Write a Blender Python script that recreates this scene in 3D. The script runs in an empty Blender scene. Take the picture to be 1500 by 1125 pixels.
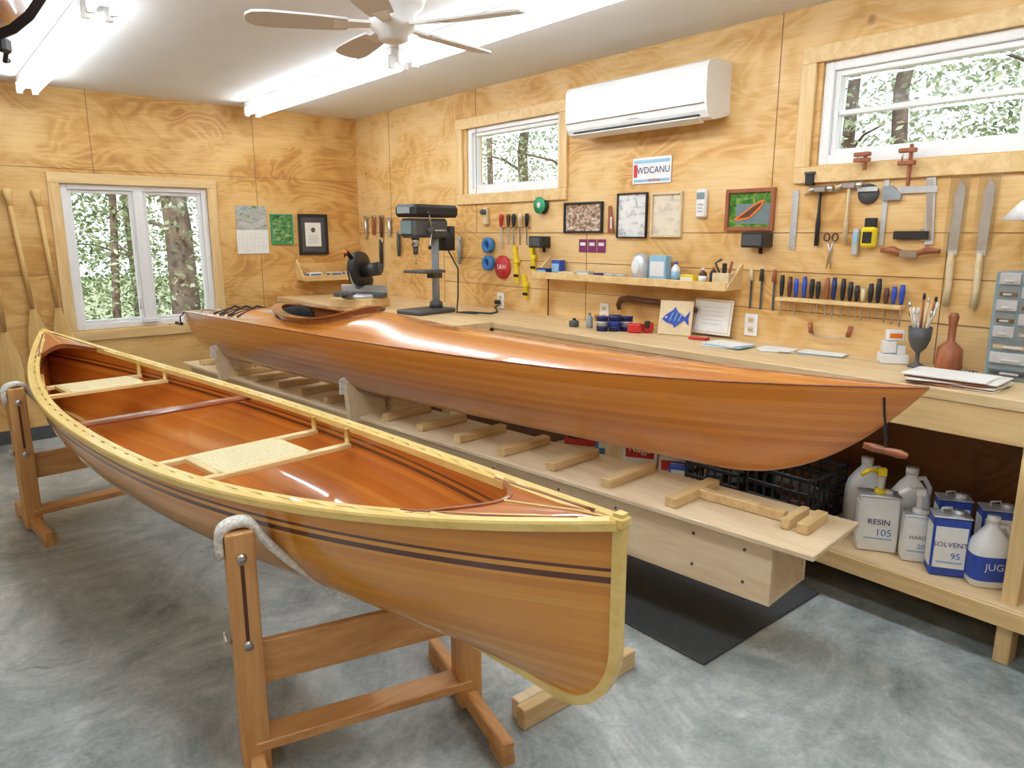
import bpy,math,random,bmesh
from mathutils import Matrix,Vector,Euler
random.seed(4)
sc=bpy.context.scene
sc.view_settings.view_transform='Standard'
XB,YA,ZC=3.37,6.30,2.54
#################### materials
def _m(name):
    m=bpy.data.materials.new(name);m.use_nodes=True
    n=m.node_tree.nodes;l=m.node_tree.links
    return m,n,l,n['Principled BSDF']
def coords(n,l,scale=(1,1,1),out='Object'):
    tc=n.new('ShaderNodeTexCoord');mp=n.new('ShaderNodeMapping');mp.inputs['Scale'].default_value=scale
    l.new(tc.outputs[out],mp.inputs['Vector']);return mp.outputs['Vector']
def noise(n,l,vec,scale,detail=3,dist=0,rough=.5):
    t=n.new('ShaderNodeTexNoise');t.inputs['Scale'].default_value=scale;t.inputs['Detail'].default_value=detail
    t.inputs['Distortion'].default_value=dist;t.inputs['Roughness'].default_value=rough
    l.new(vec,t.inputs['Vector']);return t.outputs['Fac']
def ramp(n,l,fac,stops):
    r=n.new('ShaderNodeValToRGB');e=r.color_ramp.elements
    while len(e)<len(stops): e.new(.5)
    for i,(p,c) in enumerate(stops): e[i].position=p;e[i].color=(*c,1) if len(c)==3 else c
    l.new(fac,r.inputs['Fac']);return r.outputs['Color']
def mth(n,l,op,a,b=None,c=None):
    t=n.new('ShaderNodeMath');t.operation=op
    for i,v in enumerate((a,b,c)):
        if v is None: continue
        if isinstance(v,(int,float)): t.inputs[i].default_value=v
        else: l.new(v,t.inputs[i])
    return t.outputs[0]
def mix(n,l,fac,a,b,bt='MIX'):
    t=n.new('ShaderNodeMix');t.data_type='RGBA';t.blend_type=bt
    for k,v in ((0,fac),(6,a),(7,b)):
        if isinstance(v,(int,float)): t.inputs[k].default_value=v
        elif isinstance(v,tuple): t.inputs[k].default_value=(*v,1) if len(v)==3 else v
        else: l.new(v,t.inputs[k])
    return t.outputs[2]
def plain(name,col,rough=.5,metal=0,var=.08,scale=25,coat=0):
    m,n,l,b=_m(name)
    f=noise(n,l,coords(n,l),scale,3)
    c=ramp(n,l,f,[(.3,tuple(x*(1-var) for x in col)),(.7,tuple(min(1,x*(1+var)) for x in col))])
    l.new(c,b.inputs['Base Color']);b.inputs['Roughness'].default_value=rough;b.inputs['Metallic'].default_value=metal
    b.inputs['Coat Weight'].default_value=coat
    return m
def wood(name,c1,c2,axis='x',rough=.45,coat=0,scale=1.0):
    m,n,l,b=_m(name)
    s={'x':(1.2,14,14),'y':(14,1.2,14),'z':(14,14,1.2)}[axis]
    v=coords(n,l,tuple(q*scale for q in s))
    f=noise(n,l,v,1.6,4,.6)
    f2=noise(n,l,v,7,3,0)
    f=mth(n,l,'ADD',mth(n,l,'MULTIPLY',f,.7),mth(n,l,'MULTIPLY',f2,.3))
    c=ramp(n,l,f,[(.33,c1),(.62,c2)])
    l.new(c,b.inputs['Base Color']);b.inputs['Roughness'].default_value=rough;b.inputs['Coat Weight'].default_value=coat
    b.inputs['Coat Roughness'].default_value=.08
    return m
def plywood(name,dark,mid,light,off=0.):
    m,n,l,b=_m(name)
    v=coords(n,l,(.70,.70,1.35))
    ad=n.new('ShaderNodeVectorMath');ad.operation='ADD';l.new(v,ad.inputs[0]);ad.inputs[1].default_value=(off,off*1.7,off*.6)
    f=noise(n,l,ad.outputs[0],2.1,2.6,.8,.5)
    f=mth(n,l,'SINE',mth(n,l,'MULTIPLY',f,78))
    f=mth(n,l,'MULTIPLY_ADD',f,.5,.5)
    g=noise(n,l,coords(n,l,(3,3,60)),2,4,.3)
    big=noise(n,l,coords(n,l,(1,1,1.5)),1.9,4,.9)
    msk=ramp(n,l,big,[(.42,(.06,)*3),(.64,(.85,)*3)])
    f=mth(n,l,'MULTIPLY',f,msk)
    f=mth(n,l,'ADD',mth(n,l,'MULTIPLY',f,.38),mth(n,l,'MULTIPLY',g,.44))
    f=mth(n,l,'ADD',f,mth(n,l,'MULTIPLY_ADD',big,.75,-.35))
    c=ramp(n,l,f,[(.10,light),(.42,mid),(.95,dark)])
    vo=n.new('ShaderNodeTexVoronoi');vo.inputs['Scale'].default_value=1.5;l.new(coords(n,l,(1,1,1)),vo.inputs['Vector'])
    k=ramp(n,l,vo.outputs['Distance'],[(.02,(1,1,1)),(.05,(0,0,0))])
    c=mix(n,l,k,c,(.16,.055,.015))
    l.new(c,b.inputs['Base Color']);b.inputs['Roughness'].default_value=.5
    return m
def strips(name,ca,cb,cc,w=.02,accent=None,acol=(.11,.025,.008),coat=1.0,rough=.3,con=1.):
    m,n,l,b=_m(name)
    tc=n.new('ShaderNodeTexCoord');sx=n.new('ShaderNodeSeparateXYZ');l.new(tc.outputs['UV'],sx.inputs[0])
    u,v=sx.outputs[0],sx.outputs[1]
    q=mth(n,l,'DIVIDE',v,w);idx=mth(n,l,'FLOOR',q);fr=mth(n,l,'FRACT',q)
    wn=n.new('ShaderNodeTexWhiteNoise');wn.noise_dimensions='1D';l.new(idx,wn.inputs['W'])
    cb2=n.new('ShaderNodeCombineXYZ');l.new(mth(n,l,'MULTIPLY',u,.9),cb2.inputs[0]);l.new(mth(n,l,'MULTIPLY',idx,3.7),cb2.inputs[1])
    f1=noise(n,l,cb2.outputs[0],1,2)
    cb3=n.new('ShaderNodeCombineXYZ');l.new(mth(n,l,'MULTIPLY',u,2.5),cb3.inputs[0]);l.new(mth(n,l,'MULTIPLY',v,160),cb3.inputs[1]);l.new(idx,cb3.inputs[2])
    f2=noise(n,l,cb3.outputs[0],1,3)
    f=mth(n,l,'ADD',mth(n,l,'MULTIPLY',wn.outputs['Value'],.5*con),mth(n,l,'ADD',mth(n,l,'MULTIPLY',f1,.35),mth(n,l,'MULTIPLY',f2,.2)))
    f=mth(n,l,'ADD',f,.25*(1-con))
    c=ramp(n,l,f,[(.2,ca),(.5,cb),(.85,cc)])
    ln=mth(n,l,'LESS_THAN',fr,.06);c=mix(n,l,mth(n,l,'MULTIPLY',ln,.22),c,tuple(x*.5 for x in ca))
    if accent:
        for a0,a1 in accent:
            k=mth(n,l,'MULTIPLY',mth(n,l,'GREATER_THAN',v,a0),mth(n,l,'LESS_THAN',v,a1))
            c=mix(n,l,k,c,acol)
    l.new(c,b.inputs['Base Color']);b.inputs['Roughness'].default_value=rough
    b.inputs['Coat Weight'].default_value=coat;b.inputs['Coat Roughness'].default_value=.04;b.inputs['Coat IOR'].default_value=1.6
    return m
def concrete():
    m,n,l,b=_m('concrete_floor')
    v=coords(n,l)
    a=noise(n,l,v,1.4,8,1.2,.72);c2=noise(n,l,v,6,7,.6,.75);d=noise(n,l,v,60,3)
    f=mth(n,l,'ADD',mth(n,l,'MULTIPLY',a,.6),mth(n,l,'ADD',mth(n,l,'MULTIPLY',c2,.3),mth(n,l,'MULTIPLY',d,.1)))
    c=ramp(n,l,f,[(.36,(.13,.155,.16)),(.45,(.28,.32,.32)),(.53,(.43,.475,.47)),(.64,(.72,.755,.74))])
    l.new(c,b.inputs['Base Color'])
    r=ramp(n,l,c2,[(.3,(.25,)*3),(.7,(.5,)*3)]);l.new(r,b.inputs['Roughness'])
    bp=n.new('ShaderNodeBump');bp.inputs['Strength'].default_value=.08;l.new(c2,bp.inputs['Height']);l.new(bp.outputs[0],b.inputs['Normal'])
    return m
def picture(name,cols,scale=18):
    m,n,l,b=_m(name);f=noise(n,l,coords(n,l,(1,1,1.6)),scale,4,.6)
    c=ramp(n,l,f,[(.3+.4*i/(len(cols)-1),q) for i,q in enumerate(cols)]);l.new(c,b.inputs['Base Color']);b.inputs['Roughness'].default_value=.25;return m
def emis(name,col,s):
    m,n,l,b=_m(name);b.inputs['Base Color'].default_value=(*col,1)
    b.inputs['Emission Color'].default_value=(*col,1);b.inputs['Emission Strength'].default_value=s;return m
def glass(name,f=.06):
    m,n,l,b=_m(name);o=n['Material Output'];t=n.new('ShaderNodeBsdfTransparent');g=n.new('ShaderNodeBsdfGlossy');g.inputs['Roughness'].default_value=.02
    mx=n.new('ShaderNodeMixShader');mx.inputs[0].default_value=f;l.new(t.outputs[0],mx.inputs[1]);l.new(g.outputs[0],mx.inputs[2]);l.new(mx.outputs[0],o.inputs[0]);n.remove(b);return m
def leafm(name,c1,c2):
    m,n,l,b=_m(name);f=noise(n,l,coords(n,l),3,3)
    c=ramp(n,l,f,[(.35,c1),(.65,c2)]);l.new(c,b.inputs['Base Color']);b.inputs['Roughness'].default_value=.6
    t=n.new('ShaderNodeBsdfTranslucent');l.new(c,t.inputs[0]);mx=n.new('ShaderNodeMixShader');mx.inputs[0].default_value=.4
    l.new(b.outputs[0],mx.inputs[1]);l.new(t.outputs[0],mx.inputs[2]);l.new(mx.outputs[0],n['Material Output'].inputs[0]);return m
M={}
M['plyA']=plywood('plywood_wall_a',(.40,.16,.03),(.63,.345,.095),(.80,.53,.21))
M['plyB']=plywood('plywood_wall_b',(.44,.19,.04),(.69,.405,.13),(.82,.58,.28),5.)
M['plyD']=plywood('plywood_darkened',(.09,.035,.012),(.17,.075,.025),(.24,.11,.04),9.)
M['seam']=plain('seam_dark',(.25,.12,.04))
for k,a in(('pine','y'),('pinex','x'),('pinez','z')): M[k]=wood('pine_'+a,(.68,.44,.18),(.82,.60,.30),a)
M['bench']=wood('bench_ply',(.64,.43,.20),(.79,.60,.35),'y');M['fir']=wood('fir_z',(.55,.25,.075),(.72,.41,.16),'z');M['firx']=wood('fir_x',(.55,.25,.075),(.72,.41,.16),'x');M['firy']=wood('fir_y',(.55,.25,.075),(.72,.41,.16),'y')
M['birch']=wood('birch_ply',(.72,.54,.34),(.83,.68,.46),'y');M['cleat']=wood('cleat_pine',(.58,.37,.15),(.78,.58,.30),'x');M['padw']=wood('paddle_wood',(.60,.36,.11),(.78,.54,.22),'z')
M['ash']=wood('ash_gunwale',(.80,.57,.15),(.90,.72,.27),'y',coat=.8);M['ashx']=wood('ash_seat',(.78,.59,.25),(.88,.72,.38),'x',coat=.5);M['scup']=plain('scupper_wood',(.58,.34,.09),.5)
M['cherry']=wood('cherry',(.20,.045,.012),(.38,.10,.022),'x',coat=1);M['coam']=wood('coaming_wood',(.26,.07,.015),(.44,.14,.03),'x',coat=1);M['redwood']=wood('red_brown_wood',(.25,.07,.03),(.42,.14,.06),'z')
M['white']=plain('white_plastic',(.85,.86,.86),.35,var=.02);M['vinyl']=plain('vinyl_white',(.88,.89,.9),.4,var=.02);M['paper']=plain('paper',(.85,.85,.82),.8,var=.03)
M['ceil']=plain('ceiling_paint',(.76,.78,.79),.7,var=.02,scale=3);M['metalw']=plain('enamel_white',(.85,.85,.84),.4,var=.02);M['blade']=plain('fan_blade',(.70,.69,.67),.5,var=.03)
M['steel']=plain('steel',(.6,.61,.63),.3,1);M['alu']=plain('aluminium',(.62,.64,.66),.4,.6);M['black']=plain('black_plastic',(.02,.02,.022),.45);M['seatb']=plain('black_foam',(.012,.012,.013),.95);M['dkgrey']=plain('dark_grey',(.08,.085,.09),.5);M['grey']=plain('grey_paint',(.30,.33,.35),.5);M['teal']=plain('teal_grey',(.16,.24,.25),.5)
M['rope']=plain('cotton_rope',(.74,.73,.68),.95,var=.25,scale=90);M['mat']=plain('rubber_mat',(.07,.075,.08),.85)
M['tube']=emis('tube_glow',(.89,.95,1),17.5);M['glass']=glass('window_glass');M['clear']=glass('clear_plastic',.22);M['conc']=concrete()
M['hull']=strips('cedar_hull',(.58,.215,.022),(.73,.32,.038),(.84,.45,.08),accent=[(.036,.044),(.056,.071)],con=.6)
M['inner']=strips('cedar_inner',(.50,.12,.013),(.64,.20,.024),(.76,.32,.055),rough=.35,con=.7,accent=[(.338,.345),(.358,.370)])
M['khull']=strips('kayak_hull_cedar',(.46,.135,.016),(.60,.205,.027),(.72,.30,.055),con=.55)
M['kdeck']=strips('kayak_deck_cedar',(.45,.13,.016),(.59,.205,.028),(.72,.32,.065),w=.022,con=.7,rough=.22)
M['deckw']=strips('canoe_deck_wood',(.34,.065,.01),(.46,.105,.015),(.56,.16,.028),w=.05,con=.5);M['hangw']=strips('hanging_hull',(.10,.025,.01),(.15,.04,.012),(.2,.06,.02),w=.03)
M['cane']=plain('cane',(.82,.72,.46),.6,var=.12,scale=160);M['cord']=plain('black_cord',(.015,.015,.015),.7)
M['bark']=plain('bark',(.16,.12,.095),.9,var=.45,scale=8);M['leaf']=leafm('leaf_green',(.10,.17,.06),(.36,.45,.22));M['leaf2']=leafm('leaf_pale',(.28,.36,.20),(.60,.66,.48));M['grass']=plain('grass',(.30,.34,.2),.9,var=.3,scale=3)
for nm,c in dict(red=(.6,.03,.03),blue=(.03,.08,.45),blue2=(.05,.22,.55),yellow=(.85,.65,.02),green=(.03,.35,.15),purple=(.22,.03,.13),navy=(.02,.03,.15),orange=(.8,.2,.02),tan=(.72,.58,.36),drawer=(.22,.30,.33),brown=(.12,.04,.02),ltblue=(.3,.55,.75)).items(): M[nm]=plain(nm,c,.45)
M['picW']=picture('photo_wolves',[(.03,.03,.03),(.45,.30,.20),(.75,.75,.72)],30);M['picC']=picture('photo_canoe',[(.02,.10,.02),(.08,.25,.04),(.35,.45,.12)],22);M['picG']=picture('photo_coast',[(.02,.12,.03),(.1,.3,.1),(.5,.55,.3)],22);M['picS']=picture('calendar_photo',[(.25,.35,.45),(.5,.5,.45),(.1,.25,.08)],14);M['picK']=picture('sketch',[(.80,.75,.62),(.78,.70,.55),(.55,.5,.45)],14);M['nest']=picture('drawing',[(.85,.86,.85),(.80,.82,.82),(.4,.4,.42)],16)
#################### builder
class B:
    def __init__(s): s.V=[];s.F=[];s.I=[];s.S=[];s.U=[];s.mats=[];s.M=Matrix()
    def mi(s,m):
        m=M[m]
        if m not in s.mats: s.mats.append(m)
        return s.mats.index(m)
    def add(s,vs,fs,mat,smooth=False,uv=None,X=None):
        o=len(s.V);T=s.M if X is None else s.M@X
        s.V+=[T@Vector(v) for v in vs];k=s.mi(mat)
        for f in fs:
            s.F.append([o+i for i in f]);s.I.append(k);s.S.append(smooth);s.U.append([uv[i] for i in f] if uv else None)
    def box(s,c,sz,mat,rot=(0,0,0),bev=.003):
        X=Matrix.Translation(c)@Euler([math.radians(a) for a in rot]).to_matrix().to_4x4()
        h=[q/2 for q in sz];b=min(bev,min(h)*.6);V=[];idx={}
        if b==0:
            V=[(x*h[0],y*h[1],z*h[2]) for x in(-1,1) for y in(-1,1) for z in(-1,1)]
            s.add(V,[[0,1,3,2],[4,6,7,5],[0,4,5,1],[2,3,7,6],[0,2,6,4],[1,5,7,3]],mat,X=X);return
        for sx in(-1,1):
            for sy in(-1,1):
                for sz_ in(-1,1):
                    S=(sx,sy,sz_)
                    for a in range(3):
                        p=[S[i]*(h[i]-(0 if i==a else b)) for i in range(3)];idx[(S,a)]=len(V);V.append(p)
        F=[]
        for a in range(3):
            o=[i for i in range(3) if i!=a]
            for sg in(-1,1):
                q=[]
                for u,v in((-1,-1),(1,-1),(1,1),(-1,1)):
                    S=[0]*3;S[a]=sg;S[o[0]]=u;S[o[1]]=v;q.append(idx[(tuple(S),a)])
                F.append(q)
        for a in range(3):
            o=[i for i in range(3) if i!=a]
            for u in(-1,1):
                for v in(-1,1):
                    S0=[0]*3;S1=[0]*3;S0[a]=-1;S1[a]=1
                    for S in(S0,S1): S[o[0]]=u;S[o[1]]=v
                    S0=tuple(S0);S1=tuple(S1);F.append([idx[(S0,o[0])],idx[(S1,o[0])],idx[(S1,o[1])],idx[(S0,o[1])]])
        for sx in(-1,1):
            for sy in(-1,1):
                for z in(-1,1): F.append([idx[((sx,sy,z),a)] for a in range(3)])
        s.add(V,F,mat,X=X)
    def tube(s,pts,r,mat,n=10,closed=False,cap=True,flat=1.0,ref=None):
        pts=[Vector(p) for p in pts];N=len(pts);R=r if isinstance(r,(list,tuple)) else [r]*N;V=[]
        ref=Vector(ref) if ref else None
        for i,p in enumerate(pts):
            a=pts[i-1] if (i>0 or closed) else p;c=pts[(i+1)%N] if (i<N-1 or closed) else p
            t=(c-a).normalized()
            if ref is None: ref=Vector((0,0,1)) if abs(t.z)<.9 else Vector((1,0,0))
            x=t.cross(ref).normalized();y=x.cross(t);ref=y
            for k in range(n):
                an=2*math.pi*k/n;V.append(p+x*math.cos(an)*R[i]+y*math.sin(an)*R[i]*flat)
        F=[]
        for i in range(N if closed else N-1):
            j=(i+1)%N
            for k in range(n): F.append([i*n+k,i*n+(k+1)%n,j*n+(k+1)%n,j*n+k])
        if cap and not closed: F.append(list(range(n)));F.append([(N-1)*n+k for k in range(n)][::-1])
        s.add(V,F,mat,True)
    def cyl(s,p0,p1,r,mat,r1=None,n=20): s.tube([p0,p1],[r,r if r1 is None else r1],mat,n)
    def sweep(s,pts,prof,mat,up=(0,0,1),closed=False,cap=True,smooth=False):
        pts=[Vector(p) for p in pts];up=Vector(up);N=len(pts);n=len(prof);V=[]
        for i,p in enumerate(pts):
            a=pts[i-1] if (i>0 or closed) else p;c=pts[(i+1)%N] if (i<N-1 or closed) else p
            t=(c-a).normalized();x=t.cross(up).normalized();y=x.cross(t)
            for u,v in prof: V.append(p+x*u+y*v)
        F=[]
        for i in range(N if closed else N-1):
            j=(i+1)%N
            for k in range(n): F.append([i*n+k,i*n+(k+1)%n,j*n+(k+1)%n,j*n+k])
        if cap and not closed: F.append(list(range(n)));F.append([(N-1)*n+k for k in range(n)][::-1])
        s.add(V,F,mat,smooth)
    def lathe(s,prof,c,mat,n=28,X=None):
        V=[];
        for r,z in prof:
            for k in range(n): a=2*math.pi*k/n;V.append((c[0]+r*math.cos(a),c[1]+r*math.sin(a),c[2]+z))
        F=[[i*n+k,i*n+(k+1)%n,(i+1)*n+(k+1)%n,(i+1)*n+k] for i in range(len(prof)-1) for k in range(n)]
        s.add(V,F,mat,True,X=X)
        s.add(V[:n],[list(range(n))],mat,X=X);s.add(V[-n:],[list(range(n))],mat,X=X)
    def prism(s,poly,y0,y1,mat,X=None):
        n=len(poly);V=[(x,y0,z) for x,z in poly]+[(x,y1,z) for x,z in poly]
        F=[list(range(n)),[n+i for i in range(n)][::-1]]+[[i,(i+1)%n,n+(i+1)%n,n+i] for i in range(n)]
        s.add(V,F,mat,X=X)
    def ball(s,c,r,mat,n=16):
        r=(r,)*3 if isinstance(r,(int,float)) else r;V=[];m=n//2
        for i in range(m+1):
            for k in range(n):
                a=math.pi*i/m;b=2*math.pi*k/n;V.append((c[0]+r[0]*math.sin(a)*math.cos(b),c[1]+r[1]*math.sin(a)*math.sin(b),c[2]+r[2]*math.cos(a)))
        s.add(V,[[i*n+k,i*n+(k+1)%n,(i+1)*n+(k+1)%n,(i+1)*n+k] for i in range(m) for k in range(n)],mat,True)
    def grid(s,rows,mat,uv=None,smooth=True,skip=None):
        nr=len(rows);nc=len(rows[0]);V=[p for r in rows for p in r];U=[p for r in uv for p in r] if uv else None
        F=[]
        for i in range(nr-1):
            for j in range(nc-1):
                if skip and skip(i,j): continue
                F.append([i*nc+j,i*nc+j+1,(i+1)*nc+j+1,(i+1)*nc+j])
        s.add(V,F,mat,smooth,U)
    def text(s,body,size,c,mat):
        cu=bpy.data.curves.new('t','FONT');cu.body=body;cu.size=size;cu.align_x='CENTER';cu.align_y='CENTER';cu.resolution_u=3
        ob=bpy.data.objects.new('t',cu);sc.collection.objects.link(ob);dg=bpy.context.evaluated_depsgraph_get()
        me=bpy.data.meshes.new_from_object(ob.evaluated_get(dg))
        s.add([(c[0]+v.co.x,c[1],c[2]+v.co.y) for v in me.vertices],[list(p.vertices) for p in me.polygons],mat)
        bpy.data.objects.remove(ob);bpy.data.meshes.remove(me)
    def done(s,name,recalc=True):
        mn=[min(v[i] for v in s.V) for i in range(3)];mx=[max(v[i] for v in s.V) for i in range(3)]
        o=Vector(((mn[0]+mx[0])/2,(mn[1]+mx[1])/2,mn[2]))
        me=bpy.data.meshes.new(name);me.from_pydata([v-o for v in s.V],[],s.F)
        for m in s.mats: me.materials.append(m)
        me.polygons.foreach_set('material_index',s.I);me.polygons.foreach_set('use_smooth',s.S)
        uvl=me.uv_layers.new(name='UVMap');k=0
        for u,f in zip(s.U,s.F):
            for j in range(len(f)):
                if u: uvl.data[k].uv=u[j]
                k+=1
        if recalc:
            bm=bmesh.new();bm.from_mesh(me);bmesh.ops.remove_doubles(bm,verts=bm.verts,dist=1e-5);bmesh.ops.recalc_face_normals(bm,faces=bm.faces);bm.to_mesh(me);bm.free()
        ob=bpy.data.objects.new(name,me);ob.location=o;sc.collection.objects.link(ob);return ob
def WB(y,z,off=0): return Matrix.Translation((XB-off,y,z))@Matrix.Rotation(-math.pi/2,4,'Z')
def WA(x,z,off=0): return Matrix.Translation((x,YA-off,z))
def at(x,y,z,rz=0): return Matrix.Translation((x,y,z))@Matrix.Rotation(math.radians(rz),4,'Z')
def lin(a,b,n): return [a+(b-a)*i/(n-1) for i in range(n)]
#################### room
def wall(name,u0,u1,holes,place,mat,seams=[]):
    b=B();us=sorted({u0,u1}|{h[0] for h in holes}|{h[1] for h in holes});zs=sorted({0,ZC}|{h[2] for h in holes}|{h[3] for h in holes})
    for i in range(len(us)-1):
        for j in range(len(zs)-1):
            cu=(us[i]+us[i+1])/2;cz=(zs[j]+zs[j+1])/2
            if any(h[0]<cu<h[1] and h[2]<cz<h[3] for h in holes): continue
            c,sz=place(cu,us[i+1]-us[i],cz,zs[j+1]-zs[j],.075,.15);b.box(c,sz,mat,bev=0)
    for (a0,a1,z0,z1) in seams:
        c,sz=place((a0+a1)/2,max(a1-a0,.004),(z0+z1)/2,max(z1-z0,.004),0,.003);b.box(c,sz,'seam',bev=0)
    return b.done(name,False)
HA=[(.96,2.0,.79,1.88)];HB=[(3.55,4.58,1.80,2.29),(.15,1.81,1.83,2.29)]
X0,Y0=-2.6,-2.2
wall('wall_back',X0-.15,XB+.15,HA,lambda cu,w,cz,h,o,t:((cu,YA+o,cz),(w,t,h)),'plyA',[(x,x,0,ZC) for x in(-1.25,-.03)]+[(1.19,1.19,1.95,ZC),(2.41,2.41,0,ZC),(X0,XB,1.98,1.98),(X0,.88,1.22,1.22)])
wall('wall_right',Y0-.15,YA+.15,HB,lambda cu,w,cz,h,o,t:((XB+o,cu,cz),(t,w,h)),'plyB',[(y,y,1.52,ZC) for y in(-.4,2.03,4.46,5.7)]+[(y,y,.9,1.52) for y in(1.2,3.3,4.9)]+[(Y0,YA,1.52,1.52),(Y0,4.9,1.33,1.33),(Y0,4.9,1.14,1.14)])
wall('wall_left',Y0-.15,YA+.15,[],lambda cu,w,cz,h,o,t:((X0-o,cu,cz),(t,w,h)),'plyB')
wall('wall_front',X0-.15,XB+.15,[],lambda cu,w,cz,h,o,t:((cu,Y0-o,cz),(w,t,h)),'plyA')
b=B();b.box(((X0+XB)/2,(Y0+YA)/2,-.05),(XB-X0+.3,YA-Y0+.3,.1),'conc',bev=0);b.done('floor')
b=B();b.box(((X0+XB)/2,(Y0+YA)/2,ZC+.05),(XB-X0+.3,YA-Y0+.3,.1),'ceil',bev=0);b.done('ceiling')
b=B();b.box((-.9,YA-.008,.05),(3.3,.015,.10),'dkgrey');b.done('baseboard_back')
def trim(name,X,w,h,cx,cz,bw=.075,t=.02):
    b=B();b.M=X
    b.box((cx,-t/2,cz+h/2-bw/2),(w,t,bw),'pinex');b.box((cx,-t/2,cz-h/2+bw/2),(w,t,bw),'pinex')
    for s in(-1,1): b.box((cx+s*(w/2-bw/2),-t/2,cz),(bw,t,h-2*bw),'pinez')
    return b.done(name)
def window(X,w,h,mull=[],rails=[],fr=.045):
    b=B();b.M=X
    for s in(-1,1):
        b.box((s*(w/2-fr/2),.06,0),(fr,.09,h),'vinyl');b.box((0,.06,s*(h/2-fr/2)),(w-2*fr,.09,fr),'vinyl')
    for m_,mw in mull: b.box((m_,.05,0),(mw,.08,h-2*fr),'vinyl')
    xs=[-w/2+fr]+[q for m_,mw in mull for q in(m_-mw/2,m_+mw/2)]+[w/2-fr]
    for i in range(0,len(xs),2):
        a,c=xs[i],xs[i+1]
        for q in(a+.0125,c-.0125): b.box((q,.06,0),(.025,.05,h-2*fr),'vinyl')
        for q in(-1,1): b.box(((a+c)/2,.06,q*(h/2-fr-.0125)),(c-a-.05,.05,.025),'vinyl')
        for r in rails: b.box(((a+c)/2,.06,r),(c-a-.05,.04,.022),'vinyl')
        b.box(((a+c)/2,.07,0),(c-a-.05,.004,h-2*fr-.05),'glass',bev=0)
    return b
b=window(WA(1.48,1.335),1.04,1.09,[(0,.07)])
for x in(-.07,.07): b.tube([(x,.01,-.40),(x,-.02,-.40),(x,-.03,-.36),(x,-.035,-.30)],.007,'white')
b.box((0,-.0,-.5),(.12,.03,.03),'white');b.done('window_1')
b=window(WB(4.065,2.045),1.03,.49);b.done('window_2')
b=window(WB(.98,2.06),1.66,.46,[(.03,.07)],[0]);b.done('window_3')
trim('trim_1',WA(0,0),1.19,1.24,1.475,1.33);trim('trim_2',WB(4.085,0),1.21,.62,0,2.04);trim('trim_3',WB(.98,0),1.86,.61,0,2.055)
#################### lights
def fixture(x,y0,y1):
    b=B();cy=(y0+y1)/2;L=y1-y0
    b.box((x,cy,ZC-.02),(.11,L,.04),'metalw')
    b.prism([(-.055,0),(.055,0),(.02,-.035),(-.02,-.035)],y0+.02,y1-.02,'metalw',X=Matrix.Translation((x,0,ZC-.04)))
    for s in(-1,1):
        b.cyl((x+s*.045,y0+.03,ZC-.085),(x+s*.045,y1-.03,ZC-.085),.019,'tube',n=12)
        for q in(y0+.015,y1-.015): b.box((x+s*.045,q,ZC-.075),(.035,.025,.07),'metalw')
    b.done('fluorescent_light')
for x in(2.32,.80):
    for y0,y1 in((3.78,6.05),(1.42,3.70),(-.95,1.34)): fixture(x,y0,y1)
fixture(-1.2,1.42,3.70);fixture(-1.2,-.95,1.34)  # unseen row, added to light the canoe's left side, stands and floor
#################### ceiling fan
def fan():
    b=B();c=(1.57,2.60);z=2.285
    b.lathe([(.085,0),(.085,-.03),(.06,-.05),(.04,-.06)],(c[0],c[1],ZC),'metalw')
    b.lathe([(.04,.22),(.10,.20),(.125,.17),(.13,.12),(.115,.085),(.09,.07),(.09,.03),(.08,.005),(.06,-.008),(.055,-.028),(.035,-.036),(.0,-.038)],(c[0],c[1],z-.01),'metalw')
    R=Matrix.Rotation(math.radians(-39.8),4,'Z')
    for k in range(5):
        a=math.radians(k*72-22)
        X=Matrix.Translation((c[0],c[1],z+.01))@R@Matrix.Rotation(a,4,'Z')@Matrix.Rotation(math.radians(10),4,'X')
        o=[(.17,-.045),(.30,-.058),(.45,-.064),(.51,-.055),(.535,-.03),(.54,0),(.535,.03),(.51,.055),(.45,.064),(.30,.058),(.17,.045)]
        n=len(o);V=[(x,y,.004) for x,y in o]+[(x,y,-.004) for x,y in o]
        b.add(V,[list(range(n)),[n+i for i in range(n)][::-1]]+[[i,(i+1)%n,n+(i+1)%n,n+i] for i in range(n)],'blade',X=X)
        b.add([(.07,-.02,.01),(.22,-.03,.006),(.22,.03,.006),(.07,.02,.01),(.07,-.02,0),(.22,-.03,-.006),(.22,.03,-.006),(.07,.02,0)],[[0,1,2,3],[4,5,6,7],[0,1,5,4],[2,3,7,6],[1,2,6,5],[0,3,7,4]],'metalw',X=X)
    b.done('ceiling_fan')
fan()
def ac():
    b=B();b.M=WB(2.80,2.08)
    w=.50
    prof=[(0,0.03),(-.13,0),(-.17,.01),(-.19,.04),(-.205,.10),(-.205,.24),(-.19,.27),(-.15,.285),(0,.285)]
    n=len(prof)
    V=[(x,y,z) for x in(-w,w) for y,z in prof]
    b.add(V,[list(range(n)),[n+i for i in range(n)][::-1]]+[[i,(i+1)%n,n+(i+1)%n,n+i] for i in range(n)],'white')
    b.box((0,-.165,.018),(.9,.05,.006),'dkgrey',rot=(-12,0,0));b.box((0,-.155,.002),(.88,.06,.008),'white',rot=(-20,0,0))
    b.box((0,-.206,.075),(.98,.002,.003),'dkgrey');b.box((.02,-.205,.055),(.06,.004,.008),'steel')
    b.box((0,-.206,.15),(.97,.006,.15),'white',bev=.003)
    b.done('air_conditioner')
ac()
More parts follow.
